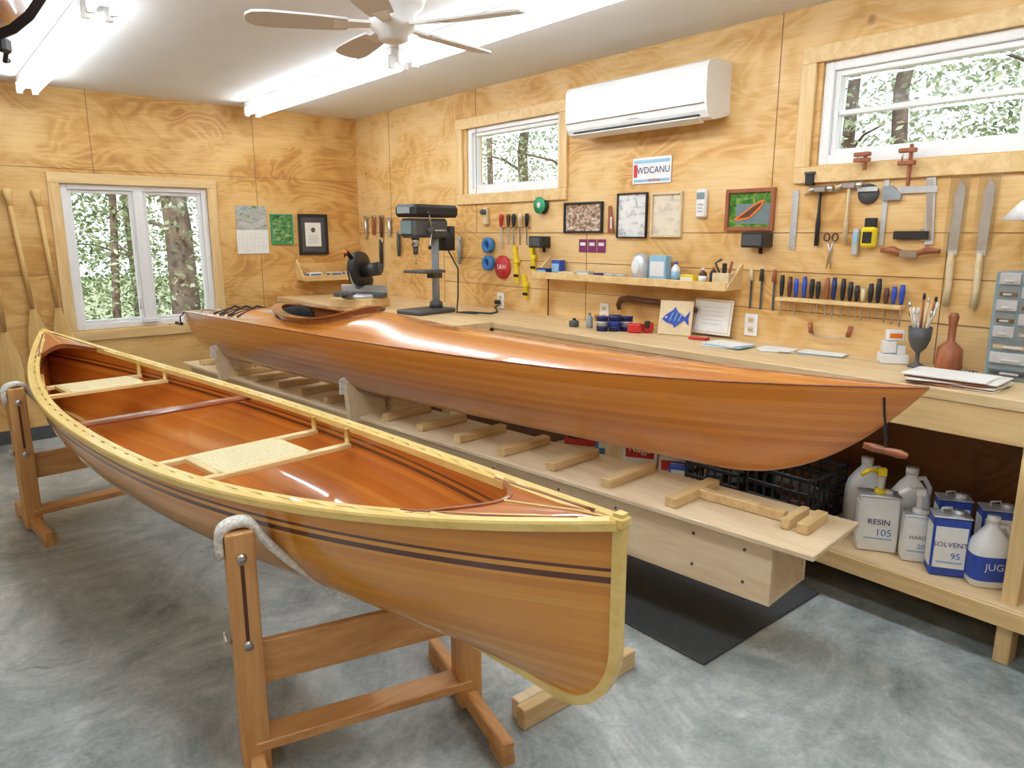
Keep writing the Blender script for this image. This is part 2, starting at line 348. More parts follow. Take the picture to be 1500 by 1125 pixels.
#################### canoe
def canoe():
    L=4.264;W=.398;b=B()
    ang=math.atan2(4.239,-.465);b.M=Matrix.Translation((1.0766,.941,0))@Matrix.Rotation(ang,4,'Z')
    e=lambda t:abs(2*t-1)
    hw=lambda t:W*(1-e(t)**2.25)
    zs=lambda t:.770+.162*e(t)**2.5
    zk=lambda t:.480-.018*e(t)**3
    R,hr=.155,.38
    def xe(h): return R*(1-math.sqrt(max(0,1-(1-h/hr)**2))) if h<hr else 0.
    def pt(t,th,ins=0):
        w=max(hw(t)-ins,0);p=.55+.6*e(t)**2;h=1-math.sin(th)
        k=zk(t)+ins*1.2
        x=xe(h)+t*(L-2*xe(h))
        if ins: x=L/2+(x-L/2)*(L-.03)/L
        return Vector((x,w*max(math.cos(th),0)**p,k+(zs(t)-k)*h))
    ts=[.5-.5*math.cos(math.pi*i/70) for i in range(71)];ths=[math.pi/2*(j/20)**.9 for j in range(21)]
    for ins,mat in((0,'hull'),(.007,'inner')):
        for sg in(1,-1):
            rows=[];uv=[]
            for t in ts:
                r=[];u=[];d=0;pp=None
                for th in ths:
                    p=pt(t,th,ins);
                    if pp is not None: d+=(p-pp).length
                    pp=p;r.append((p.x,sg*p.y,p.z));u.append((p.x+(7 if sg<0 else 0),d-.07*e(t)**3+(0 if mat=='hull' else .3)))
                rows.append(r);uv.append(u)
            b.grid(rows,mat,uv)
    tt=lin(0,1,91)
    for sg in(1,-1):
        o=[(t*L,sg*(hw(t)+.009),zs(t)) for t in tt]
        pr=[(-.016,-.013),(.012,-.013),(.013,.004),(.010,.010),(-.016,.010)] if sg<0 else [(.016,-.013),(-.012,-.013),(-.013,.004),(-.010,.010),(.016,.010)]
        b.sweep(o,pr,'ash')
        ti=[t for t in tt if hw(t)>.035]
        b.sweep([(t*L,sg*(hw(t)-.025),zs(t)) for t in ti],[(-.009,-.012),(.009,-.012),(.009,.010),(-.009,.010)],'ash')
        x=.40
        while x<L-.4:
            t=x/L;sl=math.atan2(sg*(hw(t+.01)-hw(t-.01)),.02*L)
            b.box((x,sg*(hw(t)-.0115),zs(t)),(.078,.014,.019),'ash',rot=(0,0,math.degrees(sl)),bev=.001);x+=.11
        b.sweep([(t*L,sg*(hw(t)-.0115),zs(t)-.002) for t in ti],[(-.006,-.004),(.006,-.004),(.006,.004),(-.006,.004)],'scup')
    for end in(0,1):
        P=[]
        for h in [1.045,1,.9,.8,.7,.6,.5]+[.48*(1-(i/20))**1.6 for i in range(21)]:
            x=xe(h) if h<=1 else 0;P.append((x,0,zk(0)+(zs(0)-zk(0))*h))
        for x in(.3,.45,.7): P.append((x,0,zk(x/L)))
        if end: P=[(L-x,y,z) for x,y,z in P]
        b.sweep(P,[(-.012,-.011),(.010,-.013),(.010,.013),(-.012,.011)] if not end else [(.012,-.011),(-.010,-.013),(-.010,.013),(.012,.011)],'ash',up=(0,1,0))
        b.box((L if end else 0,0,zs(0)+.002),(.035,.034,.022),'ash')
        rows=[];uv=[];te=lambda k:.125-.045*(1-k*k)
        for i in range(13):
            r=[];u=[]
            for j in range(13):
                k=-1+2*j/12;t=te(k)*i/12;y=k*max(hw(t)-.002,0);x=t*L
                r.append((L-x if end else x,y,zs(t)+.004+.010*(1-k*k)*min(1,i/4)));u.append((x,y+.5))
            rows.append(r);uv.append(u)
        b.grid(rows,'deckw',uv)
        b.sweep([(p[0],p[1],p[2]) for p in rows[-1]],[(-.006,-.02),(.006,-.02),(.006,.004),(-.006,.004)],'cherry')
        for sgn in(0,-1): b.tube([(rw[sgn][0],rw[sgn][1]*.86,rw[sgn][2]+.006) for rw in rows[2:]],.0035,'cherry',6)
        b.tube([(rw[6][0],0,rw[6][2]+.001) for rw in rows[1:]],.003,'ash',6)
    for s_,bw in((1.66,.135),(3.29,.12)):
        for dx in(-bw,bw):
            t=(s_+dx)/L;w=hw(t)-.03;z=zs(s_/L)-.065
            b.box((s_+dx,0,z),(.03,2*w,.02),'ashx')
            for sg in(1,-1): b.cyl((s_+dx,sg*(w-.01),z),(s_+dx,sg*(w-.01),zs(t)),.010,'ash',n=10)
        for sg in(1,-1): b.box((s_,sg*.17,z),(2*bw,.03,.02),'ashx')
        b.box((s_,0,z+.009),(2*bw-.02,.33,.006),'cane')
        for i in range(21): b.box((s_,-.155+i*.31/20,z+.0122),(2*bw-.03,.003,.0015),'cane',bev=0)
        for i in range(15): b.box((s_-bw+.03+i*(2*bw-.06)/14,0,z+.0125),(.003,.32,.0015),'cane',bev=0)
    t=2.43/L
    b.sweep([(2.43,y,zs(t)-.02) for y in lin(-hw(t)+.01,hw(t)-.01,15)],[(-.02,-.01),(.02,-.01),(.024,0),(.02,.01),(-.02,.01),(-.024,0)],'cherry')
    b.done('canoe',False)
canoe()
#################### kayak
def kayak():
    b=B();P0=Vector((2.42,.865));P1=Vector((1.62,5.95));L=(P1-P0).length
    b.M=Matrix.Translation((P0.x,P0.y,0))@Matrix.Rotation(math.atan2(P1.y-P0.y,P1.x-P0.x),4,'Z')
    def E(t): return (.53-t)/.53 if t<.53 else (t-.53)/.47
    hw=lambda t:.285*max(0,1-E(t)**2.0)
    def zs(t): return .975+(.07*(1-t/.3)**2 if t<.3 else 0)-(.05*((t-.6)/.4)**2 if t>.6 else 0)
    def zk(t):
        x=t*L;z=.64
        if x<.7: z+=.40*(1-x/.7)**2.3
        y=L-x
        if y<.6: z+=.275*(1-y/.6)**2.2
        return min(z,zs(t)-.004)
    def crown(t): 
        return .30*hw(t)+.03*math.exp(-((t-.52)/.05)**2)
    ts=[.5-.5*math.cos(math.pi*i/160) for i in range(161)]
    for sg in(1,-1):
        rows=[];uv=[]
        for t in ts:
            r=[];u=[];d=0;pp=None
            for j in range(19):
                th=math.pi/2*j/18;p_=.75+.35*E(t)**2;y=hw(t)*max(math.cos(th),0)**p_;z=zs(t)-(zs(t)-zk(t))*math.sin(th)**1.1
                p=Vector((t*L,sg*y,z))
                if pp is not None: d+=(p-pp).length
                pp=p;r.append(tuple(p));u.append((t*L+5*sg,d+.2))
            rows.append(r);uv.append(u)
        b.grid(rows,'khull',uv)
    cx,ca,cb=3.23,.44,.205
    NC=40;rows=[];uv=[]
    def dz(t,k): return zs(t)+crown(t)*(1-abs(k)**1.8)
    for t in ts:
        rows.append([(t*L,hw(t)*(-1+2*j/NC),dz(t,-1+2*j/NC)) for j in range(NC+1)]);uv.append([(t*L,abs(-1+2*j/NC)*hw(t)+.5) for j in range(NC+1)])
    def skip(i,j):
        x=(ts[i]+ts[i+1])/2*L;y=hw((ts[i]+ts[i+1])/2)*(-1+2*(j+.5)/NC)
        return ((x-cx)/ca)**2+(y/cb)**2<1
    b.grid(rows,'kdeck',uv,skip=skip)
    for sg in(1,-1): b.tube([(t*L,sg*(hw(t)+.001),zs(t)) for t in ts[::3]],.0035,'cherry',6)
    b.tube([(t*L,0,dz(t,0)) for t in lin(.01,.5,40)],.0025,'cherry',6)
    ring=[]
    for i in range(64):
        a=2*math.pi*i/64;x=cx+ca*math.cos(a);y=cb*math.sin(a)*(1-.12*math.cos(a));t=x/L;k=min(1,abs(y)/max(hw(t),.01));ring.append((x,y,dz(t,k)))
    b.sweep(ring,[(-.004,-.03),(.004,-.03),(.004,.028),(.030,.028),(.030,.036),(-.004,.036)],'coam',closed=True)
    b.sweep(ring,[(.004,-.03),(-.004,-.03),(-.004,.028),(-.030,.028),(-.030,.036),(.004,.036)],'coam',closed=True)
    b.ball((cx+.12,0,.87),(.28,.17,.10),'seatb');b.ball((cx+.33,0,.985),(.06,.15,.085),'seatb')
    for x in(3.95,4.1,4.25):
        t0,t1=x/L,(x+.12)/L
        b.tube([(x,-hw(t0)*.85,dz(t0,.85)+.006),(x+.06,0,dz((x+.06)/L,0)+.010),(x+.12,hw(t1)*.85,dz(t1,.85)+.006)],.006,'cord',6)
        b.tube([(x+.12,-hw(t1)*.85,dz(t1,.85)+.006),(x+.06,0,dz((x+.06)/L,0)+.014),(x,hw(t0)*.85,dz(t0,.85)+.006)],.006,'cord',6)
    b.tube([(.12,.022,1.0),(.11,.04,.95),(.10,.035,.89),(.10,.02,.835)],.004,'cord',6);b.tube([(.12,-.022,1.0),(.12,-.03,.95),(.11,.01,.89),(.10,.02,.835)],.004,'cord',6)
    b.tube([(.04,.0,.815),(.06,.01,.819),(.10,.02,.825),(.14,.03,.831),(.165,.035,.835)],[.010,.015,.012,.015,.010],'cherry',12)
    b.tube([(L-.1,.02,.93),(L-.08,.05,.89),(L-.06,.04,.85)],.005,'cord',6);b.tube([(L-.10,.05,.84),(L-.01,.05,.84)],.013,'black',8)
    b.done('kayak',False)
kayak()
#################### strongback
SBX=Matrix.Translation((2.285,1.04,0))@Matrix.Rotation(math.atan2(.9953,-.0966),4,'Z')
def strongback():
    b=B();b.M=SBX
    b.box((2.5,0,.51),(5.0,.39,.02),'birch');
    for s in(-1,1): b.box((2.55,.01+s*.135,.385),(4.8,.018,.23),'birch')
    b.box((2.55,.01,.28),(4.8,.27,.018),'birch')
    for x in(.165,4.93): b.box((x,.01,.385),(.018,.25,.23),'birch')
    for x in(.25,.45,.8,1.1,1.5): 
        for z in(.33,.45): b.cyl((x,.155,z),(x,.157,z),.006,'dkgrey',n=8)
    b.box((.10,-.03,.54),(.04,.17,.038),'cleat');b.box((.16,-.03,.54),(.03,.17,.038),'cleat');b.box((.36,-.02,.54),(.34,.036,.036),'cleat')
    x=.55
    while x<4.9: b.box((x,0.0,.54),(.05,.31,.038),'cleat',rot=(0,0,random.uniform(-2,2)));x+=.3
    for x in(1.4,4.1):
        for y in(-.16,.16): b.box((x,y,.145),(.09,.04,.25),'fir')
        b.box((x,0,.25),(.04,.5,.036),'firx');
        for y in(-.16,.16): b.box((x,y,.034),(.35,.05,.04),'firy')
    for x in(2.55,4.2):
        for s in(-1,1):
            poly=[(s*.02,.50),(s*.25,.50),(s*.27,.72),(s*.24,.73),(s*.20,.67),(s*.12,.615),(s*.02,.605)]
            b.add([(x-.02,p[0],p[1]) for p in poly]+[(x+.02,p[0],p[1]) for p in poly],[list(range(7)),[13-i for i in range(7)]]+[[i,(i+1)%7,7+(i+1)%7,7+i] for i in range(7)],'birch')
        b.sweep([(x,y,z) for y,z in((-.275,.66),(-.275,.73),(-.24,.74),(-.20,.68),(-.12,.626),(0,.612),(.12,.626),(.20,.68),(.24,.74),(.275,.73),(.275,.66))],[(-.025,-.006),(.025,-.006),(.025,.006),(-.025,.006)],'rope',up=(1,0,0))
    b.done('strongback_bench')
strongback()
#################### canoe stands
def stand(pl,pr,zl,zr,kx,kz,name):
    b=B();pl=Vector(pl);pr=Vector(pr);d=(pr-pl).normalized();W=(pr-pl).length;ang=math.atan2(d.y,d.x)
    b.M=Matrix.Translation((pl.x,pl.y,0))@Matrix.Rotation(ang,4,'Z')
    for x,zt in((0,zl),(W,zr)):
        for o in(-.022,.022): b.box((x,o,zt/2+.01),(.075,.04,zt-.02),'fir',bev=.004)
        for z in(zt-.07,.42):
            b.cyl((x,-.042,z),(x,-.048,z),.014,'steel',n=8);b.cyl((x-.038,0,z),(x-.058,0,z),.008,'steel',n=8)
            for q in(-1,1): b.box((x-.055,q*.016,z+.012),(.006,.018,.024),'steel',rot=(q*-25,0,0))
        b.box((x,-.0425,zt-.20),(.010,.002,.22),'brown',bev=0)
        b.box((x,0,.045),(.04,.62,.06),'firy',bev=.005);b.prism([(x-.02,0),(x+.02,0),(x+.02,.03),(x-.02,.03)],-.31,-.22,'firy');b.prism([(x-.02,0),(x+.02,0),(x+.02,.03),(x-.02,.03)],.22,.31,'firy')
    b.box((W/2,0,.34),(W-.07,.024,.13),'firx');b.box((W/2,0,.10),(W-.0,.09,.03),'firx')
    K=[(-.048,zl-.07),(-.048,zl-.01),(-.02,zl+.015),(.03,zl+.012),(.07,zl-.05),(kx*.42,kz+(zl-kz)*.42),(kx*.68,kz+(zl-kz)*.13),(kx*.88,kz+.010),(kx,kz),(kx+.10,kz+.012),(kx+(W-kx)*.75,kz+(zr-kz)*.55),(W-.03,zr+.0),(W,zr+.015),(W+.03,zr+.01),(W+.048,zr-.05)]
    P=[]
    for i in range(len(K)-1):
        p=[Vector(K[max(0,min(len(K)-1,i+q))]) for q in(-1,0,1,2)]
        for u in(0,.25,.5,.75):
            P.append(.5*((2*p[1])+(-p[0]+p[2])*u+(2*p[0]-5*p[1]+4*p[2]-p[3])*u*u+(-p[0]+3*p[1]-3*p[2]+p[3])*u**3))
    P.append(Vector(K[-1]))
    b.sweep([(q.x,0,q.y) for q in P],[(-.009,-.026),(.009,-.026),(.012,0),(.009,.026),(-.009,.026),(-.012,0)],'rope',up=(0,1,0),smooth=True)
    b.done(name)
stand((.60,1.87),(1.24,1.72),.745,.56,.42,.453,'canoe_stand')
stand((.354,4.33),(1.06,4.40),.76,.70,.36,.463,'canoe_stand')
b=B();b.box((1.56,1.52,.036),(.52,.04,.07),'cleat');b.box((1.565,1.562,.036),(.50,.04,.07),'birch');b.done('wood_block')
#################### workbench
def bench():
    b=B();zt=.965;xf=2.52
    b.box(((2.84+XB-.004)/2,1.0,zt-.02),(XB-2.844,5.2,.04),'bench');b.box(((xf+XB-.004)/2,4.95,zt-.02),(XB-xf-.004,2.69,.04),'bench')
    b.box((2.865,1.0,zt-.10),(.04,5.2,.12),'pine');b.box((xf+.025,4.95,zt-.10),(.04,2.69,.12),'pine');b.box((2.68,3.62,zt-.10),(.28,.04,.12),'pinex')
    for y in(.68,-1.3,2.6): 
        b.box((2.90,y,.425),(.09,.05,.85),'pinez');b.box((3.30,y,.45),(.09,.05,.9),'pinez')
    for y in(3.7,6.2): b.box((xf+.06,y,.425),(.09,.09,.85),'pinez')
    b.box((3.09,1.0,.222),(.54,4.4,.02),'bench');b.box((2.83,1.0,.19),(.03,4.4,.07),'pine')
    b.box((XB-.012,2.0,.46),(.012,8.4,.90),'plyD')  # added backing panel; the under-bench darkness is put into its colour
    b.done('workbench')
bench()
b=B();b.box((2.43,2.15,.006),(.82,1.6,.012),'mat',bev=.004);b.done('rubber_mat')
#################### hanging canoe (top left)
def hang():
    b=B();b.M=Matrix.Translation((.52,3.36,.01))@Matrix.Rotation(math.atan2(-.82,-.57),4,'Z');L=3.6
    rows=[];uv=[]
    for i in range(41):
        t=i/40;e=abs(2*t-1);w=.32*(1-e**2.2);zs=2.38+.05*e**2.5;zk=2.12+.27*max(0,1-t*L/.5)**2+.2*max(0,1-(L-t*L)/.5)**2
        r=[];u=[]
        for j in range(25):
            th=-math.pi/2+math.pi*j/24;s=math.sin(th);r.append((t*L,w*math.copysign(abs(s)**.75,s),zs-(zs-zk)*max(math.cos(th),0)**.8));u.append((t*L,j*.03))
        rows.append(r);uv.append(u)
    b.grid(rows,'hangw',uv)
    for k in(0,-1): b.tube([r[k] for r in rows],.012,'redwood',8)
    for x in(.45,3.0):
        b.sweep([(x,.26*math.cos(a),2.36+.25*math.sin(a)) for a in lin(math.pi,2*math.pi,13)],[(-.015,-.003),(.015,-.003),(.015,.003),(-.015,.003)],'black',up=(1,0,0))
        for s in(-1,1): b.box((x,s*.26,2.43),(.03,.006,.16),'black')
    b.box((.27,.0,2.135),(.05,.03,.05),'black',bev=.01);b.tube([(.26,.0,2.12),(.24,-.02,2.09),(.20,-.03,2.10)],.008,'black',8)
    b.done('hanging_canoe',False)
hang()
#################### framed things
def frame(name,X,w,h,fm,pm,bw=.012,matte=None,extra=None):
    b=B();b.M=X
    for s in(-1,1): b.box((s*(w/2-bw/2),-.01,0),(bw,.02,h),fm,bev=.002);b.box((0,-.01,s*(h/2-bw/2)),(w-2*bw,.02,bw),fm,bev=.002)
    b.box((0,-.004,0),(w-2*bw,.006,h-2*bw),matte or pm,bev=0)
    if matte: b.box((0,-.008,0),(w*.58,.002,h*.58),pm,bev=0)
    if extra: extra(b)
    b.done(name)
frame('framed_photo',WB(3.33,1.615),.34,.19,'black','picW')
frame('framed_drawing',WB(2.925,1.62),.23,.26,'black','nest',.008)
frame('framed_drawing',WB(2.67,1.62),.22,.25,'tan','picK',.014)
def cpic(b):
    b.box((.02,-.0085,-.02),(.20,.001,.10),'teal',bev=0)
    b.prism([(-.09,-.045),(-.07,-.055),(.0,-.045),(.06,.0),(.085,.05),(.06,.045),(.03,.03),(-.03,-.01)],-.012,-.009,'orange')
    b.prism([(-.07,-.045),(.0,-.035),(.06,.02),(.07,.038),(.03,.02),(-.03,-.02)],-.0135,-.012,'brown')
frame('framed_photo',WB(2.14,1.635),.28,.21,'redwood','picC',.02,extra=cpic)
def cert(b):
    b.box((0,-.008,0),(.15,.002,.21),'paper',bev=0);b.ball((0,-.009,.04),(.022,.002,.022),'dkgrey',12)
    for i in range(5): b.box((0,-.0095,-.01-i*.016),(.10,.001,.003),'grey',bev=0)
frame('framed_certificate',WA(2.90,1.505),.28,.36,'black','dkgrey',.024,extra=cert)
frame('framed_poster',WA(2.61,1.55),.20,.26,'green','picG',.012)
b=B();b.M=WB(2.79,1.87);b.box((0,-.006,0),(.28,.004,.145),'white',bev=.001)
b.box((0,-.0085,-.055),(.26,.002,.014),'ltblue',bev=0);b.box((0,-.0085,.05),(.26,.002,.018),'ltblue',bev=0);b.box((-.118,-.0088,0),(.025,.002,.07),'red',bev=0)
b.text('WDCANU',.052,(.012,-.010,.0),'navy');b.text('VIRGINIA',.022,(.02,-.011,-.055),'red');b.done('license_plate')
b=B();b.M=WA(2.347,1.545);b.box((0,-.006,.10),(.26,.006,.2),'picS',bev=0);b.box((0,-.007,-.10),(.27,.008,.20),'paper',bev=0)
for i in range(5): b.box((0,-.0115,-.04-i*.032),(.24,.001,.0012),'alu',bev=0)
for i in range(8): b.box((-.12+i*.24/7,-.0115,-.104),(.0012,.001,.13),'alu',bev=0)
b.prism([(-.13,.03),(0,.0),(.13,.05),(.12,.10),(.0,.05),(-.10,.07)],-.011,-.0095,'alu');b.done('wall_calendar')
b=B();b.M=WB(2.43,1.675);b.box((0,-.015,0),(.065,.025,.15),'white',bev=.008);b.box((0,-.029,.04),(.05,.003,.035),'drawer');
for i in range(3): b.box((0,-.029,-.005-i*.018),(.03,.003,.008),'alu')
b.done('remote_control')
for y,z in((2.065,1.485),(3.70,1.46)):
    b=B();b.M=WB(y,z);b.box((0,-.045,0),(.13,.09,.075),'black',bev=.006);b.box((0,-.092,0),(.11,.004,.055),'dkgrey',bev=.004);b.box((0,-.005,-.05),(.02,.01,.04),'black');b.done('speaker')
b=B();b.M=WB(3.25,1.44)
for i in(-1,0,1): b.box((i*.08,-.003,0),(.07,.004,.08),'purple',bev=0);b.box((i*.08,-.006,.01),(.045,.002,.02),'white',bev=0)
b.done('sticker_card')
for y,z in((3.13,1.03),(2.09,1.05),(4.17,1.03)):
    b=B();b.M=WB(y,z);b.box((0,-.004,0),(.075,.008,.115),'white',bev=.004)
    for q in(-.025,.025): b.box((0,-.009,q),(.032,.004,.028),'tan',bev=.002);b.box((-.006,-.0115,q),(.003,.001,.01),'black',bev=0);b.box((.006,-.0115,q),(.003,.001,.01),'black',bev=0)
    b.done('power_outlet')
b=B();b.M=WB(2.31,1.075,.03);b.box((0,0,0),(.24,.004,.19),'paper',rot=(-8,0,0),bev=0);b.box((0,-.003,0),(.22,.001,.17),'tan',rot=(-8,0,0),bev=0);b.box((0,-.004,0),(.21,.001,.16),'paper',rot=(-8,0,0),bev=0)
for i in range(5): b.box((0,-.0055-.0045*(i-2)*.9,.05-i*.022),(.13,.001,.003),'alu',rot=(-8,0,0),bev=0)
b.done('certificate')
#################### shelves
b=B();b.M=WB(2.91,1.235);b.box((0,-.07,0),(1.5,.14,.018),'pinex');b.box((0,-.145,.012),(1.5,.012,.045),'pinex')
for s in(-.74,.74): b.add([(s-.009,0,0),(s-.009,-.14,0),(s-.009,0,.13),(s+.009,0,0),(s+.009,-.14,0),(s+.009,0,.13)],[[0,1,2],[3,5,4],[1,4,5,2],[0,3,4,1],[0,2,5,3]],'pinez')
b.done('tool_shelf')
b=B();b.M=WA(3.04,1.11);b.box((0,-.08,0),(.64,.16,.018),'pinex');b.box((0,-.165,.012),(.64,.012,.05),'pinex');s=-.31
b.add([(s-.009,0,-.0),(s-.009,-.16,0),(s-.009,0,.17),(s+.009,0,0),(s+.009,-.16,0),(s+.009,0,.17)],[[0,1,2],[3,5,4],[1,4,5,2],[0,3,4,1],[0,2,5,3]],'pinez');b.box((0,-.01,.07),(.6,.02,.14),'plyA')
b.done('corner_shelf')
def bottle(name,x,y,z,r,h,mat,cap,label=None):
    b=B();b.M=at(x,y,z,-50);b.lathe([(r*.9,0),(r,.01),(r,h*.62),(r*.8,h*.74),(r*.35,h*.82),(r*.33,h*.88)],(0,0,0),mat,20);b.lathe([(r*.4,h*.87),(r*.4,h),(r*.3,h)],(0,0,0),cap,16)
    if label: b.lathe([(r*1.01,h*.15),(r*1.01,h*.55)],(0,0,0),label,20)
    b.done(name)
sz=1.245
def carton(name,x,y,z,sx,sy,h,mat,lab=None,rz=0,txt=None,tm='white'):
    b=B();b.M=at(x,y,z,rz);b.box((0,0,h/2),(sx,sy,h),mat,bev=.003);b.box((0,0,h+.001),(sx*.9,sy*.1,.002),'tan',bev=0)
    if lab: b.box((0,-sy/2-.001,h*.5),(sx*.8,.002,h*.55),lab,bev=0);b.box((-sx/2-.001,0,h*.5),(.002,sy*.8,h*.55),lab,bev=0)
    if txt: b.text(txt,sx*.35,(0,-sy/2-.004,h*.5),tm)
    b.done(name)
carton('small_box',3.32,3.51,sz,.08,.05,.10,'blue','ltblue',-90);carton('small_box',3.30,3.38,sz,.14,.07,.03,'tan',None,-90);carton('small_box',3.31,2.66,sz,.12,.05,.15,'ltblue','white',-90);carton('small_box',3.30,2.445,sz,.09,.06,.05,'yellow','white',-90)
carton('small_box',3.30,3.61,sz,.10,.08,.045,'navy','ltblue',-90);carton('small_box',3.3,3.24,sz,.11,.06,.04,'alu','white',-90)
for y in(3.12,3.03,2.94): 
    b=B();b.M=at(3.30,y,sz,-90);b.lathe([(.038,0),(.038,.022),(.040,.024),(.040,.032),(0,.033)],(0,0,0),'navy' if y>3.1 else 'alu',24);b.done('wax_tin')
bottle('glue_bottle',3.30,2.54,sz,.025,.12,'white','blue','ltblue');bottle('glue_bottle',3.31,2.30,sz,.02,.10,'black','orange');bottle('glue_bottle',3.30,2.36,sz,.022,.09,'brown','white','white')
b=B();b.M=at(3.30,2.79,sz,-90);b.lathe([(.05,0),(.055,.02),(.055,.10),(.045,.14),(.025,.16),(0,.162)],(0,0,0),'alu',24);b.ball((0,-.05,.08),(.03,.012,.045),'white');b.done('glue_pot')
b=B();b.M=at(3.29,2.22,sz,-90);b.box((0,0,.035),(.10,.07,.07),'tan');b.box((.0,0,.09),(.02,.02,.06),'black');b.tube([(-.03,0,.07),(-.05,-.01,.12),(-.02,0,.14)],.006,'dkgrey',8);b.tube([(.03,0,.07),(.05,-.01,.13)],.007,'redwood',8);b.done('tool_box')
for x in(2.85,3.05,3.2): carton('small_box',x,YA-.09,1.12,.12,.08,.05,'white' if x<3 else 'tan','blue2')
#################### wall hung tools
def tool(name,y,z,f,off=.004): 
    b=B();b.M=WB(y,z,off);f(b);b.done(name)
def ham(hm,hd):
    def f(b):
        b.tube([(0,-.014,0),(0,-.014,-.10),(.0,-.014,-.16),(0,-.014,-.26)],[.009,.009,.014,.014],hm,10,flat=.7)
        b.cyl((.03,-.016,.0),(.06,-.016,0),.016,hd);b.box((.0,-.016,0),(.06,.024,.026),hd,bev=.005)
        for s in(-.007,.007): b.tube([(-.03,-.016+s,.003),(-.05,-.016+s,-.005),(-.07,-.016+s,-.025)],[.008,.007,.003],hd,8)
    return f
tool('hammer',1.765,1.72,ham('black','steel'));tool('hammer',1.63,1.73,ham('tan','steel'))
tool('steel_ruler',1.895,1.58,lambda b:(b.box((0,-.003,0),(.032,.002,.28),'alu',bev=0),[b.box((-.01,-.0045,-.13+i*.02),(.008,.001,.001),'black',bev=0) for i in range(14)]))
tool('combination_square',1.47,1.61,lambda b:(b.box((0,-.004,0),(.022,.003,.29),'alu'),b.prism([(-.01,.05),(.07,.05),(.07,.07),(.03,.11),(-.01,.11)],-.02,-.006,'grey')))
tool('protractor',1.545,1.69,lambda b:(b.lathe([(.045,0),(.045,.012),(0,.013)],(0,0,0),'dkgrey',20,X=Matrix.Rotation(math.pi/2,4,'X')),b.box((0,-.02,.02),(.09,.004,.02),'alu')))
tool('framing_square',1.28,1.61,lambda b:(b.box((0,-.004,0),(.035,.003,.28),'alu',rot=(0,-4,0)),b.box((-.06,-.008,.09),(.16,.003,.028),'alu'),b.prism([(-.03,.13),(.0,.13),(.02,-.12),(.0,-.12)],-.006,-.003,'steel')))
tool('try_square',1.345,1.51,lambda b:(b.box((0,-.012,0),(.14,.018,.035),'black'),b.box((.05,-.004,-.0),(.03,.002,.05),'steel')))
tool('spokeshave',1.335,1.435,lambda b:(b.tube([(-.12,-.03,.01),(-.07,-.03,.012),(-.03,-.03,0),(.03,-.03,0),(.07,-.03,.012),(.12,-.03,.01)],[.010,.016,.012,.012,.016,.010],'redwood',10),b.box((0,-.035,-.005),(.07,.02,.03),'steel')))
for y in(1.175,1.07):
    tool('carving_knife',y,1.5,lambda b:(b.box((0,-.012,.10),(.075,.003,.30),'clear',bev=0),b.prism([(-.018,-.07),(.018,-.07),(.022,.2),(.0,.23),(-.016,.18)],-.010,-.007,'alu'),b.tube([(0,-.016,-.06),(0,-.016,-.10),(.004,-.016,-.20),(0,-.016,-.28)],[.010,.015,.013,.015],'tan',10)))
tool('tape_measure',1.515,1.50,lambda b:(b.box((0,-.025,0),(.065,.04,.09),'yellow',bev=.01),b.box((0,-.047,0),(.04,.004,.05),'black'),b.box((0,-.02,.06),(.05,.02,.05),'black')))
tool('marking_gauge',1.58,1.48,lambda b:(b.box((0,-.012,0),(.03,.015,.12),'alu',bev=.005),b.box((0,-.02,.02),(.022,.004,.05),'ltblue')))
tool('scissors',1.70,1.43,lambda b:(b.tube([(0.015,-.006,.06),(0,-.006,0),(-.012,-.006,-.075)],[.003,.004,.002],'steel',6),b.tube([(-.015,-.006,.06),(0,-.006,0),(.012,-.006,-.075)],[.003,.004,.002],'steel',6),[b.tube([(s*.02+.014*math.cos(a),-.006,.07+.018*math.sin(a)) for a in lin(0,5.6,10)],.0035,'brown',6,closed=True) for s in(-1,1)]))
tool('mortise_gauge',1.82,1.765,lambda b:(b.box((0,-.015,0),(.04,.03,.05),'black'),b.box((0,-.018,.03),(.05,.03,.012),'dkgrey')))
for y,z,h in((1.555,1.83,.08),(1.365,1.80,.17)):
    tool('wood_clamp',y,z,lambda b:(b.box((0,-.03,0),(.012,.02,h),'redwood'),b.box((-.01,-.04,h*.35),(.07,.025,.018),'redwood'),b.box((-.01,-.04,h*.05),(.07,.025,.018),'redwood'),b.cyl((-.03,-.04,h*.05),(-.03,-.04,h*.4),.004,'steel')),.02)
tool('drawknife',1.66,1.045,lambda b:(b.tube([(-.09,-.02,.0),(-.04,-.02,-.012),(.04,-.02,-.012),(.09,-.02,0)],[.006]*4,'steel',8,flat=.5),b.cyl((-.09,-.02,0),(-.10,-.02,.05),.011,'redwood'),b.cyl((.09,-.02,0),(.10,-.02,.05),.011,'redwood')))
def rack(b):
    b.box((0,-.03,0),(.60,.05,.02),'pinex')
    x=-.28;i=0
    while x<.29:
        m=['black','brown','blue','blue','black','black','redwood','navy','black','black','black','tan','black'][i%13];h=random.uniform(.07,.12)
        b.tube([(x,-.03,.012),(x,-.03,.03),(x,-.03,h*.7),(x,-.03,h)],[.007,.010,.012,.009],m,10);b.tube([(x,-.03,.01),(x,-.03,-random.uniform(.04,.09))],[.004,.003],'steel',6);x+=random.uniform(.028,.045);i+=1
tool('screwdriver_rack',1.635,1.20,rack)
for y,c in((2.10,'tan'),(2.04,'black'),(1.97,'redwood')): tool('file',y,1.28,lambda b:(b.tube([(0,-.014,.06),(0,-.014,0)],[.009,.012],c,8),b.box((0,-.008,-.07),(.012,.004,.15),'dkgrey')))
